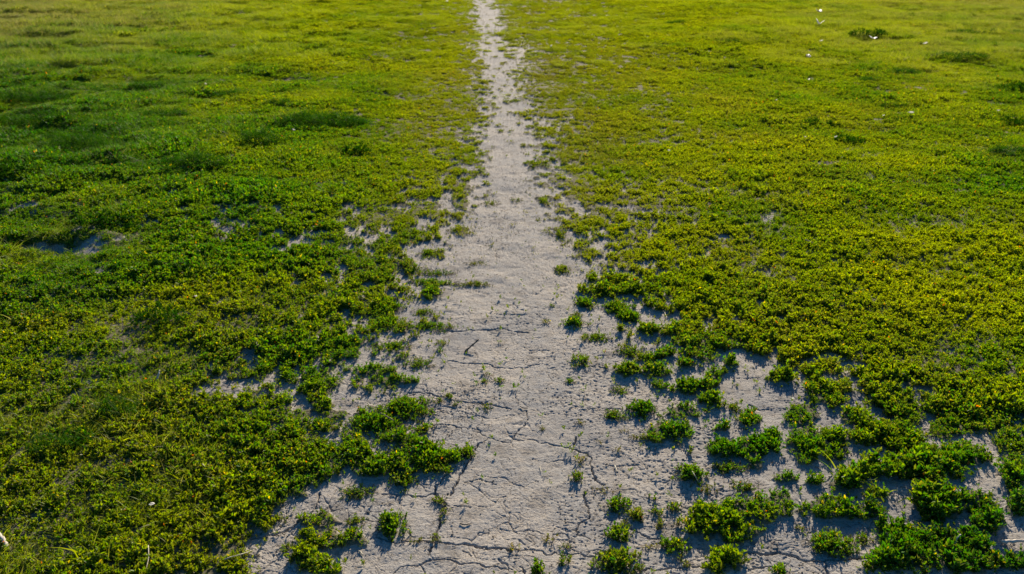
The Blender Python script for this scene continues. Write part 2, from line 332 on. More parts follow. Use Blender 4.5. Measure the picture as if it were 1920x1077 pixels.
def leaf_material(name, green, yellow, dry, spark, glossy=0.06, trans=0.5):
    m, n, out = new_mat(name)
    geo = N(n, 'ShaderNodeNewGeometry'); oi = N(n, 'ShaderNodeObjectInfo')
    tone = N(n, 'ShaderNodeAttribute', attribute_name='tone', attribute_type='INSTANCER').outputs['Fac']
    dr = N(n, 'ShaderNodeAttribute', attribute_name='dry', attribute_type='INSTANCER').outputs['Fac']
    isl = geo.outputs['Random Per Island']
    r1 = math_n(n, 'FRACT', math_n(n, 'MULTIPLY', math_n(n, 'ADD', isl, oi.outputs['Random']), 7.31))
    r2 = math_n(n, 'FRACT', math_n(n, 'MULTIPLY', math_n(n, 'ADD', isl, oi.outputs['Random']), 23.7))
    r3 = math_n(n, 'FRACT', math_n(n, 'MULTIPLY', math_n(n, 'ADD', isl, oi.outputs['Random']), 91.3))
    t = math_n(n, 'ADD', tone, math_n(n, 'MULTIPLY', math_n(n, 'SUBTRACT', r1, .5), .7), clamp=True)
    col = mixc(n, t, green, yellow)
    col = mixc(n, maprange(n, tone, -.5, 0, .8, 0), col, (green[0] * .4, green[1] * .55, green[2] * .6))  # negative tone: deep green, also painting in shade bands of the turf
    d = math_n(n, 'ADD', math_n(n, 'MULTIPLY', dr, .75), math_n(n, 'MULTIPLY', math_n(n, 'SUBTRACT', r2, .62), .9), clamp=True)
    col = mixc(n, d, col, dry)
    val = math_n(n, 'ADD', math_n(n, 'MULTIPLY', r3, .7), .65)
    hs = N(n, 'ShaderNodeHueSaturation'); n.links.new(col, hs.inputs['Color']); n.links.new(val, hs.inputs['Value']); col = hs.outputs[0]
    if spark:
        f = math_n(n, 'GREATER_THAN', r2, .998)
        col = mixc(n, f, col, (0.50, 0.14, 0.015))
        f2 = math_n(n, 'LESS_THAN', r2, .012)
        col = mixc(n, f2, col, (0.42, 0.33, 0.03))
    df = N(n, 'ShaderNodeBsdfDiffuse'); tr = N(n, 'ShaderNodeBsdfTranslucent'); gl = N(n, 'ShaderNodeBsdfGlossy')
    n.links.new(col, df.inputs[0])
    hs2 = N(n, 'ShaderNodeHueSaturation'); n.links.new(col, hs2.inputs['Color'])
    hs2.inputs['Value'].default_value = 2.3; hs2.inputs['Saturation'].default_value = 1.1; n.links.new(hs2.outputs[0], tr.inputs[0])
    gl.inputs['Roughness'].default_value = .5; gl.inputs[0].default_value = (.9, .95, .9, 1)
    m1 = N(n, 'ShaderNodeMixShader'); m1.inputs[0].default_value = trans
    n.links.new(df.outputs[0], m1.inputs[1]); n.links.new(tr.outputs[0], m1.inputs[2])
    fr = N(n, 'ShaderNodeFresnel'); fr.inputs[0].default_value = 1.38
    fac = math_n(n, 'MULTIPLY', fr.outputs[0], glossy / 0.06, clamp=True); fac = math_n(n, 'MINIMUM', fac, glossy)
    m2 = N(n, 'ShaderNodeMixShader'); n.links.new(fac, m2.inputs[0]); n.links.new(m1.outputs[0], m2.inputs[1]); n.links.new(gl.outputs[0], m2.inputs[2])
    n.links.new(m2.outputs[0], out.inputs[0]); return m

def plain(name, a, b, scale=60, rough=.8, bump=.3, trans=0.0):
    m, n, out = new_mat(name)
    tc = N(n, 'ShaderNodeTexCoord'); t = N(n, 'ShaderNodeTexNoise'); t.inputs['Scale'].default_value = scale; t.inputs['Detail'].default_value = 5
    n.links.new(tc.outputs['Object'], t.inputs['Vector'])
    col = mixc(n, maprange(n, t.outputs['Fac'], .35, .65), a, b)
    bs = N(n, 'ShaderNodeBsdfPrincipled'); n.links.new(col, bs.inputs['Base Color']); bs.inputs['Roughness'].default_value = rough
    bp = N(n, 'ShaderNodeBump'); bp.inputs['Strength'].default_value = bump; bp.inputs['Distance'].default_value = .001
    n.links.new(t.outputs['Fac'], bp.inputs['Height']); n.links.new(bp.outputs[0], bs.inputs['Normal'])
    if trans > 0:
        tr = N(n, 'ShaderNodeBsdfTranslucent'); n.links.new(col, tr.inputs[0]); mx = N(n, 'ShaderNodeMixShader'); mx.inputs[0].default_value = trans
        n.links.new(bs.outputs[0], mx.inputs[1]); n.links.new(tr.outputs[0], mx.inputs[2]); n.links.new(mx.outputs[0], out.inputs[0])
    else: n.links.new(bs.outputs[0], out.inputs[0])
    return m

M_SOIL = soil_material()
M_LEAF = leaf_material('knotweed_leaf', (0.034, 0.125, 0.001), (0.225, 0.265, 0.001), (0.150, 0.125, 0.030), True, .035)
M_GRASS = leaf_material('grass_blade', (0.040, 0.125, 0.002), (0.210, 0.250, 0.003), (0.220, 0.185, 0.070), False, .03, .45)
M_DARK = leaf_material('dark_grass_blade', (0.014, 0.070, 0.001), (0.060, 0.120, 0.001), (0.10, 0.09, 0.04), False, .012, .35)  # darker grass; shade around the taller tufts is also put into its colour
M_DARKLEAF = leaf_material('dark_leaf', (0.013, 0.065, 0.001), (0.055, 0.115, 0.001), (0.09, 0.08, 0.03), False, .012, .35)  # darker leaf, with shade of the leafy humps partly in its colour
M_STEM = plain('weed_stem', (0.10, 0.085, 0.035), (0.15, 0.09, 0.045), 90)
M_TWIG = plain('weathered_twig', (0.09, 0.068, 0.048), (0.17, 0.135, 0.10), 120, .85, .6)
M_PALE = plain('bleached_wood', (0.42, 0.36, 0.28), (0.56, 0.50, 0.41), 90, .75, .5)
M_STRAW = plain('dry_straw', (0.42, 0.37, 0.26), (0.56, 0.50, 0.36), 60, .6, .2)
M_PETAL = plain('white_petal', (0.80, 0.79, 0.74), (0.86, 0.85, 0.82), 60, .6, .1, .6)
M_WING = plain('white_wing', (0.80, 0.78, 0.70), (0.88, 0.86, 0.80), 60, .5, .1, .4)
M_BODY = plain('moth_body', (0.28, 0.22, 0.15), (0.40, 0.33, 0.24), 200, .8, .3)
M_STONE = plain('dark_pebble', (0.06, 0.055, 0.05), (0.12, 0.11, 0.10), 80, .7, .5)

# ------------------------------------------------------------------ mesh helpers
def make_mesh(name, V, loops, sizes, mats, mat_idx=None, smooth=False):
    me = bpy.data.meshes.new(name)
    V = np.asarray(V, np.float32); loops = np.asarray(loops, np.int32); sizes = np.asarray(sizes, np.int32)
    me.vertices.add(len(V)); me.vertices.foreach_set('co', V.ravel())
    me.loops.add(len(loops)); me.loops.foreach_set('vertex_index', loops)
    me.polygons.add(len(sizes)); st = np.zeros(len(sizes), np.int32); st[1:] = np.cumsum(sizes)[:-1]
    me.polygons.foreach_set('loop_start', st); me.polygons.foreach_set('loop_total', sizes)
    if smooth: me.polygons.foreach_set('use_smooth', np.ones(len(sizes), bool))
    for m in mats: me.materials.append(m)
    if mat_idx is not None: me.polygons.foreach_set('material_index', np.asarray(mat_idx, np.int32))
    me.update(calc_edges=True); return me
def link(name, me, parent=None, loc=(0, 0, 0)):
    o = bpy.data.objects.new(name, me); C.objects.link(o); o.location = loc
    if parent is not None: o.parent = parent
    return o
def tag(o, label=None, cat=None, group=None, kind=None):
    if label: o['label'] = label
    if cat: o['category'] = cat
    if group: o['group'] = group
    if kind: o['kind'] = kind
    return o

def mound(x, y):
    'little hummocks a hand wide, 0 in the hollows between them, 1 on top'
    wx = x + (fbm(x * 9, y * 9, 701, 2) - .5) * .08; wy = y + (fbm(x * 9, y * 9, 705, 2) - .5) * .08
    a = np.clip(voronoi(wx * 9, wy * 7.5, 711) * 2.2, 0, 1)
    b = np.clip((fbm(x * 2.3, y * 3.4, 721, 2) - .3) * 2.5, 0, 1)
    return .65 * a + .35 * b
# ------------------------------------------------------------------ ground
def build_ground():
    rows = np.concatenate([[1400, 1300], np.arange(1240, 1090, -6), np.arange(1090, 560, -0.95), np.arange(560, 300, -1.5), np.arange(300, -60, -2.0)])
    ys = px2g(960, rows)[1]
    ys = np.concatenate([[-12, -6, -2.5, -0.6, 0.3], ys, [30, 40, 55, 80, 120, 200, 400, 900]])
    ys = np.unique(ys)
    inner = np.arange(-0.70, 0.7001, 0.00085)
    dens = 1.0 + 1.1 * (np.abs(inner + 0.0) > 0.42)
    us = [inner[0]]; k = 0
    u = -0.70
    us = []
    while u <= 0.70:
        us.append(u); u += 0.00085 if -0.34 < u < 0.48 else 0.0016
    outer = np.array([0.71, .73, .76, .80, .86, .95, 1.1, 1.3, 1.6, 2.2, 3.5, 6.0])
    us = np.concatenate([-outer[::-1], us, outer])
    w = np.where(ys > 0.9, ys * cp + CAM_H * sp, 0.9 * cp + CAM_H * sp + 0)
    w = np.maximum(w, 1.47)
    X = w[:, None] * us[None, :]; Y = np.repeat(ys[:, None], len(us), 1)
    nx, ny = len(us), len(ys)
    x = X.ravel(); y = Y.ravel()
    z = height(x, y)
    near = (y > 1.2) & (y < 13)
    v = np.zeros(x.shape)
    z[near] += pits(x[near], y[near])
    z[near] += crack_field(x[near], y[near])
    vis = (y > 1.2)
    cov = np.zeros(x.shape)
    step = vis & (y < 60)
    cov[step] = cover_at(x[step], y[step]); cov[y >= 60] = 1; cov[y <= 1.2] = 0.3
    z += 0.010 * cov * (y < 60)
    V = np.stack([x, y, z], 1)
    idx = np.arange(nx * ny).reshape(ny, nx)
    q = np.stack([idx[:-1, :-1], idx[:-1, 1:], idx[1:, 1:], idx[1:, :-1]], -1).reshape(-1, 4)
    me = make_mesh('ground', V, q.ravel(), np.full(len(q), 4), [M_SOIL], smooth=True)
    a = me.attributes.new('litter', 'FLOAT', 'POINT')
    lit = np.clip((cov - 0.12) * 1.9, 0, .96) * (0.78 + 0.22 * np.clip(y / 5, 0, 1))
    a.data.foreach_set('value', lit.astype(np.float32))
    o = link('ground', me); o['kind'] = 'structure'
    print('ground verts', len(V))
build_ground()

# ------------------------------------------------------------------ plant meshes
def norm(v): return v / (np.linalg.norm(v, axis=-1, keepdims=True) + 1e-9)
def leaves(base, dirs, nrm, L, W, fold=.22, curl=.15):
    """n leaves -> vertices (n*6) and two quads each"""
    dirs = norm(dirs); side = norm(np.cross(nrm, dirs)); nr = norm(np.cross(dirs, side))
    L = L[:, None]; W = W[:, None]
    b = base; tip = base + dirs * L - nr * L * curl
    def pt(t, s): return base + dirs * L * t + side * W * s + nr * (W * abs(s) * fold * 2 - L * curl * t * t)
    l1 = pt(.28, -.42); l2 = pt(.68, -.40); r1 = pt(.28, .42); r2 = pt(.68, .40)
    V = np.stack([b, l1, l2, tip, r2, r1], 1).reshape(-1, 3)
    n = len(base); o = np.arange(n)[:, None] * 6
    q = np.concatenate([o + [0, 3, 2, 1], o + [0, 5, 4, 3]], 1).reshape(-1, 4)
    return V, q
def stick(path, r0, r1, seg=4):
    path = np.asarray(path, float); n = len(path)
    t = norm(np.gradient(path, axis=0)); ref = np.array([0.3, 0.2, 1.0]); a = norm(np.cross(t, ref)); b = np.cross(t, a)
    r = np.linspace(r0, r1, n)[:, None]; V = []
    for k in range(seg):
        an = 2 * math.pi * k / seg; V.append(path + (a * math.cos(an) + b * math.sin(an)) * r)
    V = np.stack(V, 1).reshape(-1, 3); q = []
    for i in range(n - 1):
        for k in range(seg):
            q.append([i * seg + k, i * seg + (k + 1) % seg, (i + 1) * seg + (k + 1) % seg, (i + 1) * seg + k])
    return V, np.array(q)
class MB:
    def __init__(s): s.V = []; s.L = []; s.S = []; s.n = 0
    def add(s, V, q):
        s.V.append(V); s.L.append((q + s.n).ravel()); s.S.append(np.full(len(q), q.shape[1])); s.n += len(V)
    def mesh(s, name, mats, smooth=False): return make_mesh(name, np.concatenate(s.V), np.concatenate(s.L), np.concatenate(s.S), mats, None, smooth)

def sprig(seed, sparse=False, big=1.0, h=1.0):
    g = np.random.default_rng(seed)
    B, D, Nn, L = [], [], [], []; stems = []
    for s in range(3 if not sparse else 2):
        az = g.uniform(0, 2 * math.pi); inc = R(g.uniform(18, 62)); ln = g.uniform(.010, .026) * h
        d0 = np.array([math.cos(az) * math.sin(inc), math.sin(az) * math.sin(inc), math.cos(inc)])
        pts = [np.array([0, 0, -.004])]; d = d0.copy()
        for k in range(4):
            d = norm(d + np.array([0, 0, .16]) + g.normal(0, .12, 3)); pts.append(pts[-1] + d * ln / 4)
        stems.append(np.array(pts))
        nl = 6 if not sparse else 3
        for k in range(nl):
            t = .35 + .65 * k / max(nl - 1, 1); i = min(int(t * 4), 3); f = t * 4 - i
            p = pts[i] * (1 - f) + pts[i + 1] * f
            a2 = g.uniform(0, 2 * math.pi); o = np.array([math.cos(a2), math.sin(a2), g.uniform(.35, 1.5)])
            B.append(p); D.append(norm(o) + d * .5); Nn.append(np.array([0, 0, 1.]) + g.normal(0, .5, 3)); L.append(g.uniform(.0055, .0110) * big)
        for k in range(2):
            B.append(pts[-1]); D.append(d * 1.0 + g.normal(0, .45, 3)); Nn.append(g.normal(0, 1, 3)); L.append(g.uniform(.006, .010) * big)
    B, D, Nn, L = map(np.array, (B, D, Nn, L))
    V, q = leaves(B, D, Nn, L, L * g.uniform(.36, .50, len(L)))
    return V, q, stems
def blades(seed, n=14, h=.05, lean=(0, 0), spread=.012):
    g = np.random.default_rng(seed); Vs, Q = [], []; o = 0
    for k in range(n):
        b = np.array([g.normal(0, spread), g.normal(0, spread), -.004]); ln = h * g.uniform(.5, 1.25)
        d = norm(np.array([g.normal(lean[0], .42), g.normal(lean[1], .42), 1.])); side = norm(np.cross(d, g.normal(0, 1, 3)))
        w = g.uniform(.0011, .0021); p = b.copy(); V = [p - side * w, p + side * w]
        for s in range(3):
            d = norm(d + np.array([d[0], d[1], -.35]) * .38); p = p + d * ln / 3; ww = w * (1 - (s + 1) / 3.15); V += [p - side * ww, p + side * ww]
        Vs.append(np.array(V)); Q += [[o + 2 * s, o + 2 * s + 1, o + 2 * s + 3, o + 2 * s + 2] for s in range(3)]; o += 8
    return np.concatenate(Vs), np.array(Q)
def rotz(V, a):
    c, s = math.cos(a), math.sin(a); return V @ np.array([[c, s, 0], [-s, c, 0], [0, 0, 1]])

proto = bpy.data.collections.new('plant_sources')       # not linked to the scene
def add_proto(col, name, mb, mats): 
    o = bpy.data.objects.new(name, mb.mesh(name, mats)); col.objects.link(o)
def sprig_proto(col, name, seed, n, rad, h, big=1.0, sparse=False):
    g = np.random.default_rng(seed); mb = MB(); st = MB()
    for k in range(n):
        V, q, stems = sprig(seed * 100 + k, sparse, big, h)
        a = g.uniform(0, 6.28); r = rad * math.sqrt(g.uniform()) if n > 1 else 0
        s = g.uniform(.75, 1.25); mb.add(rotz(V, a) * s + [r * math.cos(a * 3.1), r * math.sin(a * 3.1), 0], q)
    add_proto(col, name, mb, [M_LEAF])
def grass_proto(col, name, seed, n, rad, h, nb=14):
    g = np.random.default_rng(seed); mb = MB()
    for k in range(n):
        V, q = blades(seed * 100 + k, nb, h, (g.normal(-.15, .15), g.normal(-.1, .15)), .012 if n == 1 else .02)
        a = g.uniform(0, 6.28); r = rad * math.sqrt(g.uniform()) if n > 1 else 0
        mb.add(V + [r * math.cos(a), r * math.sin(a), 0], q)
    add_proto(col, name, mb, [M_GRASS])
COLS = {}
def newcol(nm): COLS[nm] = bpy.data.collections.new(nm); return COLS[nm]
c = newcol('near_sprigs')
for k in range(10): sprig_proto(c, 'sprig_%02d' % k, 10 + k, 1, 0, 1.0)
c = newcol('mid_sprigs')
for k in range(5): sprig_proto(c, 'sprig_mid_%d' % k, 30 + k, 14, .045, 1.0, 1.05)
c = newcol('far_sprigs')
for k in range(4): sprig_proto(c, 'sprig_far_%d' % k, 40 + k, 40, .11, 1.0, 1.5)
c = newcol('near_grass')
for k in range(6): grass_proto(c, 'grass_%d' % k, 60 + k, 1, 0, .045)
c = newcol('far_grass')
for k in range(4): grass_proto(c, 'grass_far_%d' % k, 70 + k, 40, .12, .07, 12)

def scatter_object(name, parts, label, cat):
    """parts: list of (collection key, xyz, scale, tone, dry); one object, instanced by geometry nodes"""
    V = np.concatenate([p[1] for p in parts]); n = len(V)
    me = bpy.data.meshes.new(name); me.vertices.add(n); me.vertices.foreach_set('co', V.astype(np.float32).ravel())
    def attr(nm, ty, arr, f='value'):
        a = me.attributes.new(nm, ty, 'POINT'); a.data.foreach_set(f, np.ascontiguousarray(arr).ravel())
    attr('scl', 'FLOAT', np.concatenate([p[2] for p in parts]).astype(np.float32))
    attr('tone', 'FLOAT', np.concatenate([p[3] for p in parts]).astype(np.float32))
    attr('dry', 'FLOAT', np.concatenate([p[4] for p in parts]).astype(np.float32))
    attr('zone', 'INT', np.concatenate([np.full(len(p[1]), k) for k, p in enumerate(parts)]).astype(np.int32))
    rot = np.stack([rng.normal(0, .14, n), rng.normal(0, .14, n), rng.uniform(0, 6.283, n)], 1)
    attr('rot', 'FLOAT_VECTOR', rot.astype(np.float32), 'vector')
    attr('pick', 'INT', rng.integers(0, 1000, n).astype(np.int32))
    me.update(); o = link(name, me); tag(o, label, cat, kind='stuff')
    ng = bpy.data.node_groups.new(name, 'GeometryNodeTree')
    ng.interface.new_socket('Geometry', in_out='INPUT', socket_type='NodeSocketGeometry')
    ng.interface.new_socket('Geometry', in_out='OUTPUT', socket_type='NodeSocketGeometry')
    gi = ng.nodes.new('NodeGroupInput'); go = ng.nodes.new('NodeGroupOutput'); jn = ng.nodes.new('GeometryNodeJoinGeometry')
    def na(nm, ty):
        x = ng.nodes.new('GeometryNodeInputNamedAttribute'); x.data_type = ty; x.inputs['Name'].default_value = nm; return x.outputs[0]
    for k, p in enumerate(parts):
        ci = ng.nodes.new('GeometryNodeCollectionInfo'); ci.inputs['Collection'].default_value = COLS[p[0]]
        ci.inputs['Separate Children'].default_value = True; ci.inputs['Reset Children'].default_value = True
        ip = ng.nodes.new('GeometryNodeInstanceOnPoints'); ip.inputs['Pick Instance'].default_value = True
        eq = ng.nodes.new('FunctionNodeCompare'); eq.data_type = 'INT'; eq.operation = 'EQUAL'
        ng.links.new(na('zone', 'INT'), eq.inputs['A'] if 'A' in eq.inputs else eq.inputs[2])
        for s in eq.inputs:
            if s.type == 'INT' and s.identifier.startswith('B'): s.default_value = k
        for s in eq.inputs:
            if s.type == 'INT' and s.identifier.startswith('A') and not s.is_linked: ng.links.new(na('zone', 'INT'), s)
        ng.links.new(gi.outputs[0], ip.inputs['Points']); ng.links.new(eq.outputs[0], ip.inputs['Selection'])
        ng.links.new(ci.outputs[0], ip.inputs['Instance'])
        md = ng.nodes.new('FunctionNodeIntegerMath') if hasattr(bpy.types, 'FunctionNodeIntegerMath') else None
        if md:
            md.operation = 'MODULO'; ng.links.new(na('pick', 'INT'), md.inputs[0]); md.inputs[1].default_value = len(COLS[p[0]].objects)
            ng.links.new(md.outputs[0], ip.inputs['Instance Index'])
        else: ng.links.new(na('pick', 'INT'), ip.inputs['Instance Index'])
        e2r = ng.nodes.new('FunctionNodeEulerToRotation'); ng.links.new(na('rot', 'FLOAT_VECTOR'), e2r.inputs[0])
        ng.links.new(e2r.outputs[0], ip.inputs['Rotation']); ng.links.new(na('scl', 'FLOAT'), ip.inputs['Scale'])
        ng.links.new(ip.outputs[0], jn.inputs[0])
    ng.links.new(jn.outputs[0], go.inputs[0])
    md = o.modifiers.new('scatter', 'NODES'); md.node_group = ng
    print(name, n); return o

def candidates(y0, y1, dens, margin=.72):
    """random spots in the fan of ground in front of the viewer"""
    area = (y1 - y0) * 2 * (margin * (y0 + y1) / 2 + .5)
    n = int(area * dens * 1.0)
    y = rng.uniform(y0, y1, int(n * 1.5)); w = margin * y + .5; keep = rng.uniform(0, margin * y1 + .5, len(y)) < w; y = y[keep]; w = w[keep]
    x = rng.uniform(-1, 1, len(y)) * w
    tot = 2 * (margin * (y1 ** 2 - y0 ** 2) / 2 + .5 * (y1 - y0)) * dens
    k = min(len(x), int(tot)); return x[:k], y[:k]

# share of grass (rather than knotweed) over the traced map
GRASS = np.array([[.9,.7,.35,.4,.3,.8,1.],
                  [.9,.7,.4,.4,.3,.8,.9],
                  [.8,.7,.3,.2,.2,.5,.5],
                  [.8,.7,.3,.1,.1,.3,.3],
                  [.2,.2,.1,.0,.0,.1,.1],
                  [.3,.25,.1,.0,.0,.05,.05],
                  [.3,.25,.05,.0,.0,.0,.0],
                  [.3,.2,.05,.0,.0,.0,.0]])
kn, gr = [], []
for ck, cg, y0, y1, dens, s0 in (('near_sprigs','near_grass',1.3,4.4,11500,1.0), ('mid_sprigs','near_grass',4.4,9.0,900,.9),
                              ('far_sprigs','far_grass',9.0,22.,330,1.0), ('far_sprigs','far_grass',22.,60.,36,1.5)):
    x, y = candidates(y0, y1, dens, .72 if y1 < 30 else .8)
    v = cover_at(x, y); px, py = mapped_px(x, y)
    lumpy = np.clip((900 - px) / 500, 0, 1) * np.clip((y - 2.2) / 2, 0, 1) + .4 * np.clip((px - 1300) / 400, 0, 1)
    gfrac = grid_sample(GRASS, TONE_ROWS, TX, px, py) + (fbm(x * 2.2, y * 1.6, 71, 3) - .5) * 1.1
    hgt = np.where(y < 4.4, .88, 1) * (.62 + .5 * fbm(x * 4, y * 3.2, 81, 3)) * (.62 + .75 * mound(x, y)) * np.maximum(1 + lumpy * 2.2 * (fbm(x * 1.9, y * 2.6, 87, 2) - .42), .78)
    t, d = tone_dry(x, y); z = height(x, y) + .004
    leafy = np.where((px > 1150) & (py > 560), 1.05, 1.0) * np.where(py > 500, 1.15, 1)
    isg = gfrac > .55 + rng.normal(0, .12, len(x))
    cg_ = grid_sample(GRID, GROWS, GX, px, py)
    v = np.where((rng.uniform(0, 1, len(x)) < .012 + .10 * np.clip(cg_ * 3, 0, 1)) & (v < .2), .22, v)      # stray seedlings
    keep = (v > .04) & (rng.uniform(0, 1, len(x)) < (.30 + .7 * v) * np.where(y < 5, .45 + .75 * mound(x, y), 1)) & (rng.uniform(0, 1, len(x)) < np.where(isg & (y < 9), .85, 1))
    if ck == 'mid_sprigs': keep &= True
    tread = np.clip((np.abs(px - 950) - 50) / 330, 0, 1) * np.ones(len(x)); tread = np.where(py < 520, tread, 1)   # kept low beside the path
    edge = np.where(v < .7, .32, .05)
    k1 = (keep | ((y > 4.5) & (gfrac > .4) & (v > .3) & (rng.uniform(0, 1, len(x)) < .35))) & (rng.uniform(0, 1, len(x)) < np.where(isg, .5, 1))
    scl = s0 * hgt * (.58 + .52 * v) * np.where(rng.uniform(0, 1, len(x)) < .10, 1.28, 1.0) * (.58 + .42 * tread) * np.where(y > 9, .72, 1) * leafy * rng.uniform(.8, 1.2, len(x))
    if y0 > 4:                                  # thin cover at a distance: single sprigs instead of whole cushions
        thin = k1 & (v < .55) & (y < 22); k1 = k1 & ~thin; nrep = 9; sp_ = .05 if y0 < 9 else .10
        xt = np.repeat(x[thin], nrep) + rng.normal(0, sp_, nrep * thin.sum()); yt = np.repeat(y[thin], nrep) + rng.normal(0, sp_, nrep * thin.sum())
        ok = rng.uniform(0, 1, len(xt)) < cover_at(xt, yt) * 1.6
        kn.append(('near_sprigs', np.stack([xt, yt, height(xt, yt) + .004], 1)[ok], np.repeat(scl[thin], nrep)[ok] * 1.25, np.repeat(t[thin], nrep)[ok], np.clip(np.repeat(d[thin], nrep)[ok] + .15, 0, 1)))
    kn.append((ck, np.stack([x, y, z], 1)[k1], scl[k1], t[k1], np.clip(d + edge + .25 * (1 - tread), 0, 1)[k1]))
    k2 = keep & isg
    xs, ys = x[k2], y[k2]
    if cg == 'near_grass' and y0 > 4:          # single tufts are small: sow several for every spot
        rep = 7; xs = np.repeat(xs, rep) + rng.normal(0, .04, rep * k2.sum()); ys = np.repeat(ys, rep) + rng.normal(0, .04, rep * k2.sum())
        tt, dd, ss = np.repeat(t[k2], rep), np.repeat(d[k2], rep), np.repeat(scl[k2], rep)
    else: tt, dd, ss = t[k2], d[k2], scl[k2]
    zz = height(xs, ys) + .004
    gr.append((cg, np.stack([xs, ys, zz], 1), ss * np.where(ys > 3.5, .95, .9), np.clip(tt + .22, -.3, 1), dd))
scatter_object('ground_cover', kn, 'low mat of small-leaved green and yellow weeds spreading either side of the bare path', 'ground cover')
scatter_object('grass', gr, 'short soft grass growing through the weeds at the left and far away', 'grass')

# ------------------------------------------------------------------ crumbs of soil, dead leaf scraps and bits of stem lying about
M_CRUMB = plain('soil_crumb', (0.20, 0.185, 0.165), (0.32, 0.295, 0.26), 300, .9, .6)
M_SCRAP = plain('dead_leaf_scrap', (0.10, 0.075, 0.045), (0.26, 0.20, 0.12), 200, .8, .3)
c = newcol('litter_bits')
for k in range(14):
    g = np.random.default_rng(900 + k); mb = MB()
    if k < 6:
        nu, nv = 6, 4; V = [[(q := g.uniform(.8, 1.2)) * math.sin(math.pi * j / nv) * math.cos(6.2832 * i / nu) * 1.2, q * math.sin(math.pi * j / nv) * math.sin(6.2832 * i / nu), .8 * q * math.cos(math.pi * j / nv)] for j in range(nv + 1) for i in range(nu)]
        q = [[j * nu + i, (j + 1) * nu + i, (j + 1) * nu + (i + 1) % nu, j * nu + (i + 1) % nu] for j in range(nv) for i in range(nu)]
        mb.add(np.array(V) * .0016, np.array(q)); mt = M_CRUMB
    elif k < 10:
        for m_ in range(2):
            V, q = leaves(np.array([[g.normal(0, .003), g.normal(0, .003), .0015]]), np.array([[g.normal(), g.normal(), .25]]), np.array([[0, 0, 1.]]) + g.normal(0, .4, (1, 3)), np.array([g.uniform(.004, .008)]), np.array([.0026]), .5, .4); mb.add(V, q)
        mt = M_SCRAP
    else:
        L = g.uniform(.008, .022); t_ = np.linspace(-.5, .5, 6)
        V, q = stick(np.stack([t_ * L, np.sin(t_ * 4 + k) * L * .15, .0016 + .002 * np.abs(t_)], 1), .0006, .0004, 4); mb.add(V, q); mt = M_SCRAP
    add_proto(c, 'bit_%02d' % k, mb, [mt])
x, y = candidates(1.3, 6.5, 1500, .72)
v = cover_at(x, y); clump = fbm(x * 5, y * 5, 941, 3)
near_plants = np.clip(1 - np.abs(v - .25) / .35, 0, 1)
k_ = (v < .75) & (rng.uniform(0, 1, len(x)) < .05 + .9 * np.clip((clump - .5) * 5, 0, 1) + .3 * near_plants)
x, y = x[k_], y[k_]; z = height(x, y) + np.where(cover_at(x, y) > .05, .003, 0) + .0005
scatter_object('soil_litter', [('litter_bits', np.stack([x, y, z], 1), rng.uniform(.5, 1.5, len(x)), np.zeros(len(x)), np.zeros(len(x)))], 'crumbs of soil, dead leaf scraps and bits of dry stem strewn on the bare path', 'litter')

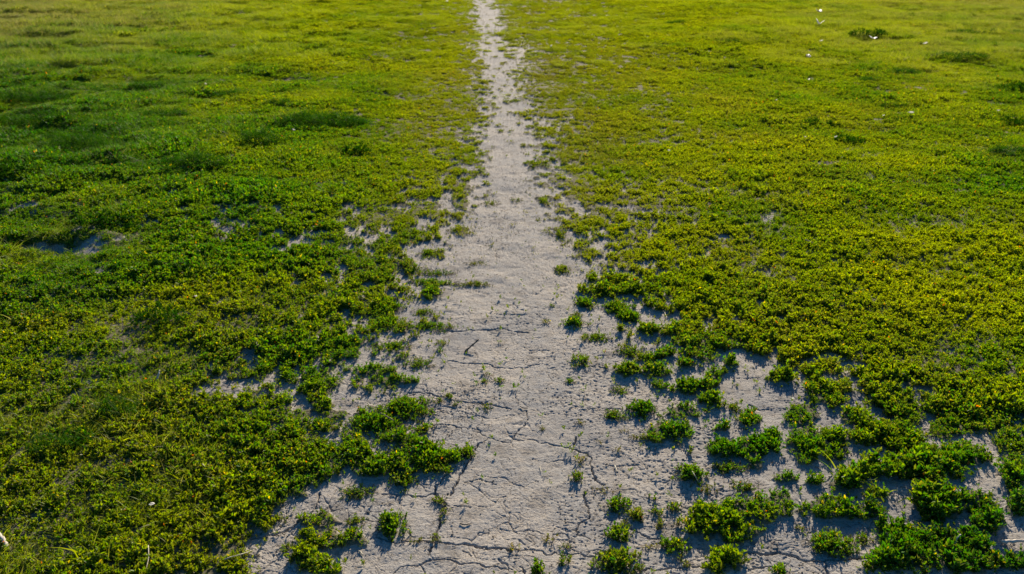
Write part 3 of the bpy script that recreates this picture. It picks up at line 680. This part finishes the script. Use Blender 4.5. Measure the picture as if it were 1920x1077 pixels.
# ------------------------------------------------------------------ single tufts standing on the bare soil
def ground_z(x, y):
    a = np.array([float(x)]); b = np.array([float(y)]); return float(height(a, b)[0])
TUFTS = [  # photo place and half size, dryness, height, kind, label
 (967,375,10,4,.3,.8,'flat','small flat green tuft alone in mid path, farthest one clear of both verges'),
 (921,380,15,5,.5,.8,'flat','ragged olive tuft at the far left side of the path, beside the left verge'),
 (1019,377,9,7,.2,.9,'upright','small upright green tuft on the far right side of the path'),
 (1009,412,5,5,.5,.7,'flat','tiny dark sprig on the right of the path, just nearer than the far upright tuft'),
 (854,432,14,6,.2,.9,'flat','green tuft where the left verge first frays into bare soil, above a thin branching crack'),
 (1050,440,10,12,.5,.8,'upright','grey-green slanting tuft on the right path edge, taller than wide'),
 (1083,437,7,7,.5,.8,'upright','small olive tuft just right of the grey-green slanting tuft'),
 (1058,460,9,4,.6,.7,'flat','low brownish sprig just nearer than the grey-green slanting tuft'),
 (804,475,18,6,.1,1.,'upright','green tuft left of the branching crack, at the fraying left verge'),
 (757,542,11,5,.3,.8,'flat','small round tuft left of the cross-shaped spread of green on the left verge'),
 (725,489,11,4,.3,.7,'flat','thin tuft at the left verge beside thicker clumps'),
 (779,507,21,7,.4,.9,'flat','olive tuft just above the long creeping strand on the left'),
 (893,495,20,4,.6,.7,'flat','sparse olive strand reaching into the left half of the path'),
 (1054,504,14,8,.5,.9,'upright','slanting grey-green tuft at the right path edge, halfway up the view'),
 (1104,473,24,6,.1,.9,'flat','bright green low tuft right of the path, two joined lobes side by side'),
 (820,512,31,5,.2,.9,'creep','narrow green strand climbing to the right above the creeping patch on the left'),
 (812,530,43,6,.1,1.,'creep','long green creeping strand on the left pointing into the path'),
 (887,533,31,4,.6,.8,'creep','dull olive strand continuing the long creeping strand into the path'),
 (808,547,16,11,.0,1.1,'upright','lush green tuft hanging below the long creeping strand'),
 (700,540,14,6,.3,.8,'flat','low tuft on soil left of the small round tuft'),
 (722,574,27,19,.0,1.1,'upright','large bright green tuft left of the path, broad and bushy, above a rounder one'),
 (722,607,21,12,.0,1.1,'upright','compact round green tuft just nearer than the broad bushy one on the left'),
 (794,585,19,7,.2,.9,'flat','small green tuft between the broad bushy tuft and the path'),
 (797,612,46,8,.0,1.,'creep','long bright green strand bulging at its right end, beside a compact round tuft'),
 (735,649,35,7,.2,.9,'creep','low green strand lying over soil left of the dark upright twig'),
 (830,643,10,6,.4,.8,'flat','upper one of two small olive sprigs left of the dark upright twig'),
 (824,658,9,4,.1,.8,'flat','lower and greener one of two small sprigs left of the dark upright twig'),
 (787,681,25,10,.3,.9,'flat','olive-green tuft left of the path, nearer than the dark upright twig'),
 (915,702,7,4,.5,.7,'flat','upper sprig of the little trio in mid path'),
 (904,716,9,5,.4,.8,'flat','left sprig of the little trio in mid path'),
 (935,713,9,5,.3,.8,'flat','right sprig of the little trio in mid path'),
 (1034,574,5,3,.2,.7,'flat','tiny green sprig alone on the right half of the path'),
 (1024,604,7,8,.9,.8,'dead','withered brown sprig standing on the right half of the path'),
 (1098,570,19,8,.0,1.,'upright','green tuft at the right path edge with a shadow falling toward the path'),
 (1074,606,19,8,.0,1.,'upright','bright green tuft nearest the path on the right, oval, below a smaller olive one'),
 (1081,591,10,5,.5,.8,'flat','small olive tuft touching the back of the oval bright green one'),
 (1157,578,23,10,.0,1.1,'upright','bright green tuft on bare soil at the right, left and behind its twin'),
 (1178,594,20,9,.0,1.1,'upright','bright green tuft on bare soil at the right, in front of its twin'),
 (1118,631,26,8,.3,.9,'creep','long low green strand slanting down right of the path'),
 (1089,676,15,8,.3,.9,'upright','lone spiky green tuft right of the path beside a short crack'),
 (1069,715,9,6,.1,.8,'flat','lone small green tuft at the right of the path, nearer than the spiky one'),
 (1180,658,25,11,.3,1.,'flat','olive-green tuft right of the path, far end of a chain of tufts'),
 (1164,732,16,8,.4,.8,'flat','loose olive tuft on soil right of the path'),
 (1152,780,22,10,.3,1.,'flat','flattish tuft with reddish stems right of the path, left of a round green one'),
 (1204,767,25,14,.0,1.1,'upright','round bright green tuft right of the path, in line with a flattish tuft'),
 (1207,821,13,8,.6,.8,'flat','drab small tuft close to the left side of the large right-hand clump'),
 (1170,810,9,6,.8,.6,'dead','faded brown-green sprig left of the drab small tuft'),
 (1187,822,8,6,.8,.6,'dead','faded sprig between two drab tufts on the right soil'),
 (1125,831,8,4,.9,.6,'dead','small withered sprig near the long jagged crack at the right'),
 (1157,845,8,6,.8,.7,'dead','single withered sprig with a long shadow, right of the jagged crack'),
 (1087,795,12,6,.9,.6,'dead','flat tan withered sprig at the far end of the jagged crack'),
 (1090,862,16,11,.85,.7,'dead','loose withered brown tangle beside the jagged crack'),
 (1079,894,11,8,.5,.9,'upright','small olive-green tuft just nearer than the withered tangle, casting a long shadow'),
 (1137,919,26,7,.9,.7,'dead','row of tan withered sprigs right of the jagged crack'),
 (1157,947,21,12,.1,1.1,'upright','compact green tuft below the row of tan withered sprigs'),
 (1194,964,13,12,.5,1.,'upright','olive tuft leaning right, right of the compact green tuft'),
 (1224,936,8,6,.2,.8,'upright','tiny lone green tuft on open soil at the lower right'),
 (1264,951,14,7,.3,.8,'upright','small spiky green tuft between the tiny lone tuft and the big right clump'),
 (1232,961,9,7,.3,.8,'upright','small green tuft left of the spiky one'),
 (1236,984,8,9,.7,.8,'upright','thin brownish upright sprig casting a long forked shadow'),
 (1271,984,12,6,.8,.7,'dead','drab sprig just left of the big lower right clump'),
 (1157,1004,21,12,.1,1.1,'upright','round green tuft under a small brown-green one, lower right of the path'),
 (1171,986,10,8,.6,.9,'flat','small brown-green tuft on the back of the round green tuft'),
 (1221,1025,26,7,.85,.8,'dead','rusty tan strand ending in green leaves, lower right'),
 (1264,1022,22,13,.1,1.1,'upright','green tuft at the right end of the rusty tan strand'),
 (1281,1051,11,10,.6,.8,'flat','small drab tuft below the rusty strand, beside the big lower right clump'),
 (1157,1053,40,22,.35,1.2,'upright','big tuft on the bottom edge right of the path, rusty on its back'),
 (1030,1008,14,12,.8,.9,'dead','brown-green withered tuft alone on the path near the bottom'),
 (1060,1024,13,6,.6,.7,'flat','low olive tuft right of the brown-green withered one'),
 (1060,1056,13,7,.4,.8,'upright','small spiky tuft on the path near the bottom, below the low olive tuft'),
 (1013,1072,17,10,.2,1.1,'upright','green tuft at the very bottom of the path'),
 (962,1030,11,8,.8,.8,'dead','dark brown withered tuft sitting on the long cross crack at the bottom'),
 (1294,889,24,15,.2,1.1,'upright','green tuft with a thin straw stuck in it, right of open bare soil'),
 (1367,876,35,10,.3,1.,'creep','shaded dark green strip in front of the larger clump on the right'),
 (1394,917,22,12,.4,1.,'flat','grey-green tuft below the shaded dark strip'),
 (1328,919,14,10,.7,.8,'flat','rusty olive tuft left of the grey-green tuft'),
 (1378,766,15,10,.5,.9,'flat','drab tuft between two larger green clumps at the right'),
 (1017,805,5,4,.8,.6,'dead','tiny dry sprig in mid path near the bottom third'),
 (841,745,10,6,.4,.8,'flat','green-tipped small tuft on the long left-hand crack'),
 (824,754,9,5,.7,.7,'flat','dull small tuft left of the green-tipped one'),
 (854,759,9,4,.5,.7,'flat','flat little tuft in front of the green-tipped one'),
 (911,764,9,7,.6,.8,'flat','small olive tuft in the left half of the path standing apart'),
 (791,804,17,13,.3,1.,'flat','olive tuft at the right tail of the large clump with a brown stick'),
 (761,764,43,19,.1,1.1,'upright','large green clump left of the path with a brown stick lying in it'),
 (707,791,46,19,.0,1.1,'upright','lush green clump joined to the left of the clump with the brown stick'),
 (878,848,11,15,.4,.9,'upright','slanting dark tuft growing from the steep crack left of mid path'),
 (757,898,23,14,.3,1.,'upright','roundish tuft left of the path with a pit of bare soil at its left'),
 (674,922,29,12,.4,1.,'flat','olive tuft throwing a fringed blue shadow on the left soil'),
 (734,984,24,21,.1,1.2,'upright','lone dark green tuft with a rusty right side, lower left of the path'),
 (667,978,17,12,.5,1.,'flat','drab tuft behind the right shoulder of the biggest lower left clump'),
 (820,938,15,8,.5,.8,'flat','small tuft in the winding left crack, upper of two'),
 (833,961,8,11,.6,.8,'flat','small olive tuft in the winding left crack, lower of two'),
 (780,1014,21,5,.8,.7,'creep','dry olive strand lying along the cross crack at the lower left'),
 (815,1010,9,9,.6,.8,'flat','small tuft where the winding crack meets the cross crack'),
 (537,1024,15,8,.2,.9,'flat','small green spur left of the biggest lower left clump'),
 (523,977,20,9,.5,.9,'flat','drab low tuft behind the small green spur at the lower left'),
 (1503,991,12,6,.5,.8,'flat','small drab tuft above bare soil at the lower right'),
 (1554,1018,40,20,.1,1.1,'upright','green tuft on bare soil at the lower right, above the long cross crack'),
 (1614,1008,18,11,.5,1.,'flat','drab tuft joined to the right of the green one above the long cross crack'),
 (1467,1072,14,8,.1,1.1,'upright','green tuft on the bottom edge under the long crack at the right'),
]
DENS = 9500
tg = np.random.default_rng(99)
for cx, cy, rx, ry, dry, hh, kind, lab in TUFTS:
    ex, ey, erx, ery = shrink(cx, cy, rx, ry, .026 * hh)
    if kind != 'dead': erx *= 1.2; ery *= 1.3
    if cy < 520: hh *= .72
    gx, gy = px2g(ex, ey); gx = float(gx); gy = float(gy)
    gx1, _ = px2g(ex + erx, ey); _, gy1 = px2g(ex, ey - ery); _, gy0 = px2g(ex, ey + ery)
    ax = abs(float(gx1) - gx); ay = max((float(gy1) - float(gy0)) / 2, .008)
    n = int(np.clip(math.pi * ax * ay * DENS * (1.0 if kind != 'dead' else .6), 7, 420))
    leaf = MB(); stem = MB()
    for k in range(n):
        r = tg.uniform() ** .62 * 1.18; a = tg.uniform(0, 6.283)
        lump = .8 + .35 * math.sin(3 * a + cx) * math.cos(2 * a + cy) + .15 * math.sin(7 * a + cy)
        ox = math.cos(a) * r * ax * lump; oy = math.sin(a) * r * ay * lump
        V, q, st = sprig(1000 + int(tg.integers(0, 60)), kind == 'dead' or (kind == 'flat' and tg.uniform() < .35))
        s = hh * (1.25 - .7 * r * r) * tg.uniform(.6, 1.2) * (.8 if kind in ('flat', 'creep') else 1.0)
        an = tg.uniform(0, 6.283)
        oz = ground_z(gx + ox, gy + oy) - ground_z(gx, gy)
        V = rotz(V, an) * s
        if kind in ('flat', 'creep', 'dead'): V[:, 2] *= .75
        leaf.add(V + [ox, oy, oz], q)
        for p in st:
            p2 = rotz(p, an) * s
            if kind in ('flat', 'creep', 'dead'): p2[:, 2] *= .75
            SV, sq = stick(p2, .0007, .0004, 3); stem.add(SV + [ox, oy, oz], sq)
    # a few prostrate runners at the rim
    for k in range(max(2, n // 6)):
        a = tg.uniform(0, 6.283); L = .02 + .5 * max(ax, ay) * tg.uniform(.4, 1)
        t = np.linspace(0, 1, 6); bx = math.cos(a) * ax * .7; by = math.sin(a) * ay * .7
        P = np.stack([bx + np.cos(a + .5 * t) * t * L * .5, by + np.sin(a + .5 * t) * t * L * .5, .004 + .004 * np.sin(t * 3)], 1)
        SV, sq = stick(P, .0009, .0004, 3); stem.add(SV, sq)
    SV, sq = stick(np.array([[-ax, 0, .002], [-ax * .4, ay * .3, .003], [0, .001, .001], [ax * .5, -ay * .3, .003], [ax, 0, .002]]), .0009, .0006, 3); stem.add(SV, sq)
    root = bpy.data.objects.new('weed_tuft', None); C.objects.link(root); root.empty_display_size = .03
    root.location = (gx, gy, ground_z(gx, gy) + .001)
    tag(root, lab, 'weed tuft', 'weed tufts on the bare soil of the path')
    a = link('foliage', leaf.mesh('foliage', [M_LEAF]), root)
    px, py = np.array([gx]), np.array([gy]); t, _ = tone_dry(px, py)
    a['tone'] = float(np.clip(t[0] * .6, -.2, .6)); a['dry'] = float(.2 + dry * (1.0 if kind != 'dead' else 1.25))
    link('stems', stem.mesh('stems', [M_STEM]), root)

# ------------------------------------------------------------------ sticks, straws, petals, moths
def world_at(px, py, h=0.0):
    gx, gy = px2g(px, py); gx, gy = float(gx), float(gy); g = ground_z(gx, gy)
    k = 1 - (g + h) / CAM_H; return np.array([gx * k, gy * k, g + h])
def tube(name, pts, r, mat, label, cat, knots=(), group=None, seg=8, taper=.6, ragged=0.0):
    """pts: (photo x, photo y, height above soil)"""
    P = np.array([world_at(*p) for p in pts]); base = P[0].copy()
    t = np.linspace(0, 1, len(P)); tt = np.linspace(0, 1, max(10, 3 * len(P)))
    Q = np.stack([np.interp(tt, t, P[:, k]) for k in range(3)], 1)
    g = np.random.default_rng(int(pts[0][0]) + 50); Q[1:-1] += g.normal(0, r * .16, Q[1:-1].shape)
    dirs = norm(np.gradient(Q, axis=0)); a = norm(np.cross(dirs, np.array([.2, .1, 1.]))); b = np.cross(dirs, a)
    rr = r * (1 - (1 - taper) * tt); rr = rr * (1 + .14 * np.sin(tt * 17 + pts[0][0])); rr[0] *= .75; rr[-1] *= .6
    V = []
    for k in range(seg):
        an = 6.2832 * k / seg; wob = 1 + g.normal(0, .08 + ragged, len(tt)); V.append(Q + (a * math.cos(an) + b * math.sin(an)) * (rr * wob)[:, None])
    V = np.stack(V, 1).reshape(-1, 3) - base; m = MB(); q = []
    for i in range(len(tt) - 1):
        for k in range(seg): q.append([i * seg + k, i * seg + (k + 1) % seg, (i + 1) * seg + (k + 1) % seg, (i + 1) * seg + k])
    m.add(V, np.array(q)); me = m.mesh(name, [mat], True)
    n0 = len(V)
    import bmesh
    bm = bmesh.new(); bm.from_mesh(me); bm.verts.ensure_lookup_table()
    bm.faces.new([bm.verts[k] for k in range(seg)][::-1]); bm.faces.new([bm.verts[n0 - seg + k] for k in range(seg)]); bm.normal_update(); bm.to_mesh(me); bm.free()
    o = link(name, me, None, tuple(base)); return tag(o, label, cat, group)
tube('twig', [(872,660,.002),(880,652,.012),(890,644,.022),(898,636,.030)], .0042, M_TWIG, 'dark broken twig propped up on the bare path, its shadow stretching toward the viewer', 'twig', ragged=.22)
tube('stick', [(-4,1000,.03),(6,1012,.03),(12,1022,.025),(13,1034,.012)], .0065, M_PALE, 'bleached curved stick poking out of the weeds at the left edge', 'stick')
tube('stick', [(1876,1016,.010),(1895,1016,.010),(1925,1013,.012)], .0060, M_PALE, 'bleached stick lying on soil at the lower right edge', 'stick')
tube('stick', [(1789,1022,.02),(1793,1011,.035),(1802,1002,.045)], .0030, M_STRAW, 'short pale stick leaning up out of green leaves near the lower right corner', 'stick')
tube('stick', [(1661,999,.035),(1670,1011,.025)], .0030, M_TWIG, 'small grey stick angled down in the weeds left of the leaning pale one', 'stick')
tube('straw', [(1499,938,.012),(1502,947,.012),(1508,955,.008)], .0030, M_STRAW, 'stubby cream straw at the left edge of a weed clump, lower right', 'straw')
tube('twig', [(713,775,.035),(727,782,.033),(739,789,.028)], .0030, M_TWIG, 'brown stick lying across the large green clump left of the path', 'twig')
tube('straw', [(1245,583,.003),(1248,592,.006),(1251,597,.004)], .0024, M_STRAW, 'white straw sliver on bare soil beyond the right-hand tufts', 'straw')
tube('twig', [(1510,450,.035),(1521,454,.035),(1533,460,.032)], .0036, M_TWIG, 'grey twig lying on top of the yellow-green weeds, right middle', 'twig')
tube('straw', [(420,1049,.03),(450,1040,.03),(482,1029,.006)], .0016, M_STRAW, 'long thin straw slanting from the weeds onto bare soil at the lower left', 'straw')
tube('straw', [(278,1023,.04),(279,1045,.035),(274,1068,.03)], .0014, M_STRAW, 'thin bent straw running down through the lower left weeds', 'straw')
tube('stick', [(293,714,.02),(297,703,.04),(299,694,.05)], .0040, M_PALE, 'pale upright stick end among the weeds at the left', 'stick')
tube('straw', [(1153,873,.003),(1157,884,.006)], .0022, M_STRAW, 'white sliver lying on the cracked soil left of a withered shadow', 'straw')
tube('straw', [(1012,875,.003),(1015,884,.004)], .0012, M_STRAW, 'very thin pale straw on the open path near its middle', 'straw')
tube('straw', [(673,1033,.003),(681,1041,.003)], .0022, M_STRAW, 'short tan straw on the soil right of the biggest lower left clump', 'straw')
tube('straw', [(1298,884,.03),(1304,894,.03),(1309,904,.012)], .0014, M_STRAW, 'thin grey straw stuck through a green tuft on the right soil', 'straw')
tube('straw', [(1184,1070,.01),(1190,1058,.02),(1198,1050,.03)], .0012, M_STRAW, 'thin straw beside the tuft cut by the bottom edge', 'straw')
tube('twig', [(811,794,.004),(817,804,.007)], .0024, M_TWIG, 'little curled brown twig where a crack reaches the left clumps', 'twig')
tube('twig', [(862,982,.003),(872,984,.004),(885,982,.003)], .0022, M_TWIG, 'short dark twig lying flat on the lower part of the path', 'twig')
tube('twig', [(975,762,.003),(981,765,.004),(990,766,.003)], .0022, M_TWIG, 'short dark twig lying flat in mid path, the farther one', 'twig')
tube('straw', [(1243,700,.004),(1249,703,.004)], .0020, M_STRAW, 'pale straw scrap among tufts on the right soil', 'straw')

def petal(px, py, h, size, label, cat='petal', mat=M_PETAL, name='petal', seed=0):
    g = np.random.default_rng(int(px)); size *= .62 if py < 300 else .85; p = world_at(px, py, h + .01); n = 9; V = [[0, 0, 0]]
    for ring, rr in ((0, .5), (1, 1.0)):
        for k in range(n):
            a = 6.2832 * k / n; r = size * rr * (1 + .22 * math.cos(a * 2 + px) + g.normal(0, .06))
            V.append([r * math.cos(a), r * .62 * math.sin(a), size * (.18 * rr + .35 * rr * rr * abs(math.sin(a)) + g.normal(0, .04))])
    V = np.array(V); top = V.copy(); bot = V.copy(); bot[:, 2] -= size * .06; m = MB(); t3 = []; q4 = []
    for off, flip in ((0, False), (len(V), True)):
        for k in range(n):
            f = [off, off + 1 + k, off + 1 + (k + 1) % n]; t3.append(f[::-1] if flip else f)
            f = [off + 1 + k, off + 1 + n + k, off + 1 + n + (k + 1) % n, off + 1 + (k + 1) % n]; q4.append(f[::-1] if flip else f)
    for k in range(n):
        a0 = 1 + n + k; a1 = 1 + n + (k + 1) % n; q4.append([a0, a0 + len(V), a1 + len(V), a1])
    loops = np.concatenate([np.array(t3).ravel(), np.array(q4).ravel()]); sizes = [3] * len(t3) + [4] * len(q4)
    me = make_mesh(name, np.concatenate([top, bot]), loops, sizes, [mat], smooth=True)
    o = link(name, me, None, tuple(p)); o.rotation_euler = (R(-16) + g.normal(0, .2), g.normal(0, .25), g.uniform(-.6, .6)); return tag(o, label, cat)
petal(285,947,.035,.011,'round downy white petal caught in the lower left weeds')
petal(367,556,.045,.009,'small bright white petal on the weeds at the left, halfway down')
petal(1486,748,.006,.009,'bright white petal on soil between two green clumps at the right')
petal(1034,87,.05,.036,'cream petal on the grass just right of the far path')
petal(1708,212,.05,.036,'largest white petal on the grass at the upper right')
petal(1657,217,.05,.020,'small pinkish white petal left of the largest one at the upper right')
petal(1735,82,.06,.045,'dull white petal below the pale far grass at the upper right')
petal(1540,77,.06,.036,'faint cream petal in the far grass, left of a dark bush-like tuft')
petal(1510,257,.05,.014,'small pale petal left of a dark green tuft, upper right')
petal(1567,257,.05,.020,'cream petal at the left end of a dark green tuft, upper right')
petal(1872,208,.05,.024,'whitish petal near the right edge of the upper grass')
petal(1254,283,.05,.018,'slim pale petal on the yellow-green weeds right of the path')
petal(386,158,.05,.026,'pale petal on the upper left grass, left of centre')
petal(838,3,.05,.050,'white petal at the top edge left of the path')
petal(1359,109,.05,.020,'little white petal alone on the upper right slope of weeds')
petal(1456,188,.05,.018,'little pale petal between the path and the upper right dark tufts')
petal(885,243,.04,.018,'pinkish petal at the left rim of the far path')
petal(550,244,.05,.020,'pale petal on the left grass beneath long dark tufts')
petal(1475,5,.05,.030,'tiny white petal at the top edge, right of the path') if False else None

def pebble(px, py, r, label):
    g = np.random.default_rng(int(px)); p = world_at(px, py, 0); nu, nv = 10, 6; V = []
    for j in range(nv + 1):
        th = math.pi * j / nv
        for i in range(nu):
            a = 6.2832 * i / nu; q = r * (1 + .13 * math.sin(3 * a + px) * math.sin(th) + g.normal(0, .04))
            V.append([q * math.sin(th) * math.cos(a) * 1.2, q * math.sin(th) * math.sin(a), q * .7 * math.cos(th)])
    q = [[j * nu + i, (j + 1) * nu + i, (j + 1) * nu + (i + 1) % nu, j * nu + (i + 1) % nu] for j in range(nv) for i in range(nu)]
    m = MB(); m.add(np.array(V), np.array(q)); o = link('pebble', m.mesh('pebble', [M_STONE], True), None, (p[0], p[1], p[2] + r * .35)); tag(o, label, 'pebble', 'pebbles on the soil')
pebble(691,962,.0042,'dark pebble on the soil between two tufts at the lower left')
pebble(1281,862,.0034,'dark pebble in the shadow fringe of the large right-hand clump')
pebble(848,1003,.0030,'dark crumb of soil above the cross crack at the lower left')

def moth(px, py, dist, span, rz, flap, label):
    """white moth in flight, dist metres from the viewer"""
    span *= 1.35
    u = (px - 960) / F; v = (538.5 - py) / F
    d = np.array([u, cp + v * sp, -sp + v * cp]); d = d / np.linalg.norm(d); p = np.array([0, 0, CAM_H]) + d * dist
    root = bpy.data.objects.new('moth', None); C.objects.link(root); root.location = tuple(p); root.rotation_euler = (.2, .15, rz)
    tag(root, label, 'moth', 'white moths flying over the grass')
    t = np.linspace(0, 1, 9); path = np.stack([np.zeros(9), (t - .5) * span * .55, np.sin(t * 3.1) * span * .03], 1); V = []; seg = 8
    rad = span * .055 * np.array([.45, .95, .8, 1.1, 1.1, .9, .75, .5, .15])[::-1]
    for i in range(9):
        for k in range(seg): V.append(path[i] + [rad[i] * math.cos(k * .7854), 0, rad[i] * math.sin(k * .7854)])
    q = [[i * seg + k, i * seg + (k + 1) % seg, (i + 1) * seg + (k + 1) % seg, (i + 1) * seg + k] for i in range(8) for k in range(seg)]
    m = MB(); m.add(np.array(V), np.array(q)); link('body', m.mesh('body', [M_BODY], True), root)
    for sx in (-1, 1):
        m = MB()
        for fore in (1, 0):
            c = np.array([sx * span * (.27 if fore else .19), span * (.10 if fore else -.12), 0]); n = 12
            ring = []
            for k in range(n):
                a = 6.2832 * k / n; rx = span * (.25 if fore else .17); ry = span * (.15 if fore else .16)
                e = c + [rx * math.cos(a), ry * math.sin(a) * (1 + .25 * sx * math.cos(a)), 0]
                e[2] = abs(e[0]) * math.tan(flap); ring.append(e)
            top = np.array(ring); bot = top - [0, 0, span * .008]; cc = c.copy(); cc[2] = abs(cc[0]) * math.tan(flap)
            V = np.concatenate([top, bot, [cc], [cc - [0, 0, span * .008]]]); f = []
            for k in range(n):
                k2 = (k + 1) % n; f += [[2 * n, k, k2, k2], ]
            f3 = [[2 * n, k, (k + 1) % n] for k in range(n)] + [[2 * n + 1, n + (k + 1) % n, n + k] for k in range(n)]
            m.add(V, np.array(f3)); f4 = np.array([[k, n + k, n + (k + 1) % n, (k + 1) % n] for k in range(n)]); m.L.append((f4 + m.n - len(V)).ravel()); m.S.append(np.full(n, 4))
        link('wing', m.mesh('wing', [M_WING]), root)
moth(1535,22,6.0,.040,.5,.5,'topmost white moth in the air over the upper right grass')
moth(1536,45,6.2,.042,-.5,.8,'white moth flying just under the topmost one')
moth(1515,107,5.5,.034,.9,.6,'white moth flying lower, left of and below the pair at the upper right')
moth(1637,72,6.0,.038,-.2,.35,'pinkish white moth in front of the dark bush-like tuft')
moth(1515,150,5.6,.018,.3,.6,'tiny white moth, lowest of those over the upper right grass')

# ------------------------------------------------------------------ taller tussocks in the turf, their shade partly painted in dark green
TUSSOCKS = [
 (1627,64,30,13,'bush','rounded dark green bush-like tussock, the only dome on the upper right turf'),
 (1690,131,30,10,'grass','broad dark grassy tussock below and right of the rounded dome'),
 (1795,104,50,13,'grass','wide blue-green tussock in front of the pale far grass, upper right'),
 (1367,79,26,8,'grass','grey-green grassy tussock at the top, halfway between path and right edge'),
 (1632,152,16,5,'grass','little dark tussock in front of the broad grassy one'),
 (1266,43,16,5,'grass','small dark tussock high up, nearest the path on the right'),
 (1585,262,24,9,'bush','dark leafy tussock on the right turf with a cream petal at its left end'),
 (1530,232,26,8,'bush','dark green leafy tussock above the one with the cream petal'),
 (1670,200,18,6,'grass','blue-green tussock among the right-hand weeds, left of the largest petal'),
 (1890,285,36,9,'grass','dark tussock cut by the right edge, upper third'),
 (1900,165,30,12,'bush','leafy dark tussock touching the right edge below the pale far grass'),
 (1860,60,70,9,'grass','long dark fringe of the pale far grass, top right'),
 (1905,228,22,12,'bush','bright dark-hearted leafy tussock on the right edge, between two others'),
 (1390,172,18,5,'grass','low greyish tussock on the yellow-green slope right of the path'),
 (600,226,85,13,'grass','long dark grass ridge left of the path, tapering to the right'),
 (490,262,44,14,'grass','dark grass tussock in front of the long ridge, left'),
 (668,286,26,9,'bush','dark leafy tussock between the long ridge and the path'),
 (275,160,30,7,'grass','dark flat tussock on the upper left turf, alone'),
 (55,180,70,14,'grass','dark grass bank at the left edge, upper of three'),
 (60,230,80,12,'grass','dark grass bank at the left edge, middle of three'),
 (150,265,70,24,'grass','large dark grassy hump inward of the left edge, lowest of three'),
 (440,180,34,7,'grass','low dark tussock above the long ridge, left'),
 (530,195,30,6,'grass','small dark tussock just behind the long ridge, left'),
 (310,215,44,9,'grass','dark tussock left of the long ridge among pale seed heads'),
 (40,330,50,12,'bush','leafy dark tussock at the left edge beneath the grass banks'),
 (370,310,60,12,'grass','dark green tussock below the left end of the long ridge'),
 (680,0,20,5,'grass','dark tussock on the top edge left of the path'),
 (200,420,60,10,'bush','dark leafy hump above the soil hollow at the left'),
 (350,510,44,9,'grass','dark grass tuft in the yellow weeds, left, halfway down'),
 (300,600,50,16,'bush','lush green hump in the left weeds, two thirds down'),
 (120,830,50,14,'grass','dark shaded grass hump in the lower left weeds'),
 (225,770,40,14,'grass','green grass tuft fanning to the right in the lower left weeds'),
]
for cx, cy, rx, ry, kind, lab in TUSSOCKS:
    gx, gy = px2g(cx, cy + ry * .6); gx, gy = float(gx), float(gy)
    depth = gy * cp + CAM_H * sp; ax = rx * depth / F; hh = min(2.0 * ry * depth / F * 1.5, .28); ax *= 1.12
    ay = max(ax * .45, hh * .8); dome = hh * (.8 if kind == 'bush' else .7)
    tgr = np.random.default_rng(int(cx) + int(cy)); mb = MB()
    sc_ = 1.0 if gy < 4 else (1.3 if gy < 8 else 1.7)
    if cx > 900: hh *= .55; dome *= .55; ax *= 1.15
    n = int(np.clip(math.pi * ax * ay * (2600 if gy < 4 else 1500 / (sc_ / 1.3) ** 2), 60, 700))
    for k in range(n):
        r = math.sqrt(tgr.uniform()); a = tgr.uniform(0, 6.283); ox, oy = r * ax * math.cos(a), r * ay * math.sin(a)
        z = dome * math.sqrt(max(1 - r * r, 0)) * tgr.uniform(.3, 1.05) * (.75 + .35 * math.sin(5 * a + cx)) + ground_z(gx + ox, gy + oy) - ground_z(gx, gy)
        if kind == 'bush': V, q, _ = sprig(2000 + int(tgr.integers(0, 50)), False, 1.15); V = V * sc_
        else: V, q = blades(3000 + int(tgr.integers(0, 60)), 12, .05 * sc_ ** .5, (-.2, -.1), .014); V = V * [sc_ ** .5, sc_ ** .5, 1]
        mb.add(rotz(V, tgr.uniform(0, 6.283)) * tgr.uniform(.75, 1.2) + [ox, oy, z * .9], q)
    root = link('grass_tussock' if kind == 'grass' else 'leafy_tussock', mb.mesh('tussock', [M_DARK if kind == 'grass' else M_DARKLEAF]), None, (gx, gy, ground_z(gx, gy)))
    tag(root, lab, 'tussock', 'dark tussocks standing above the turf'); root['tone'] = .1; root['dry'] = .05
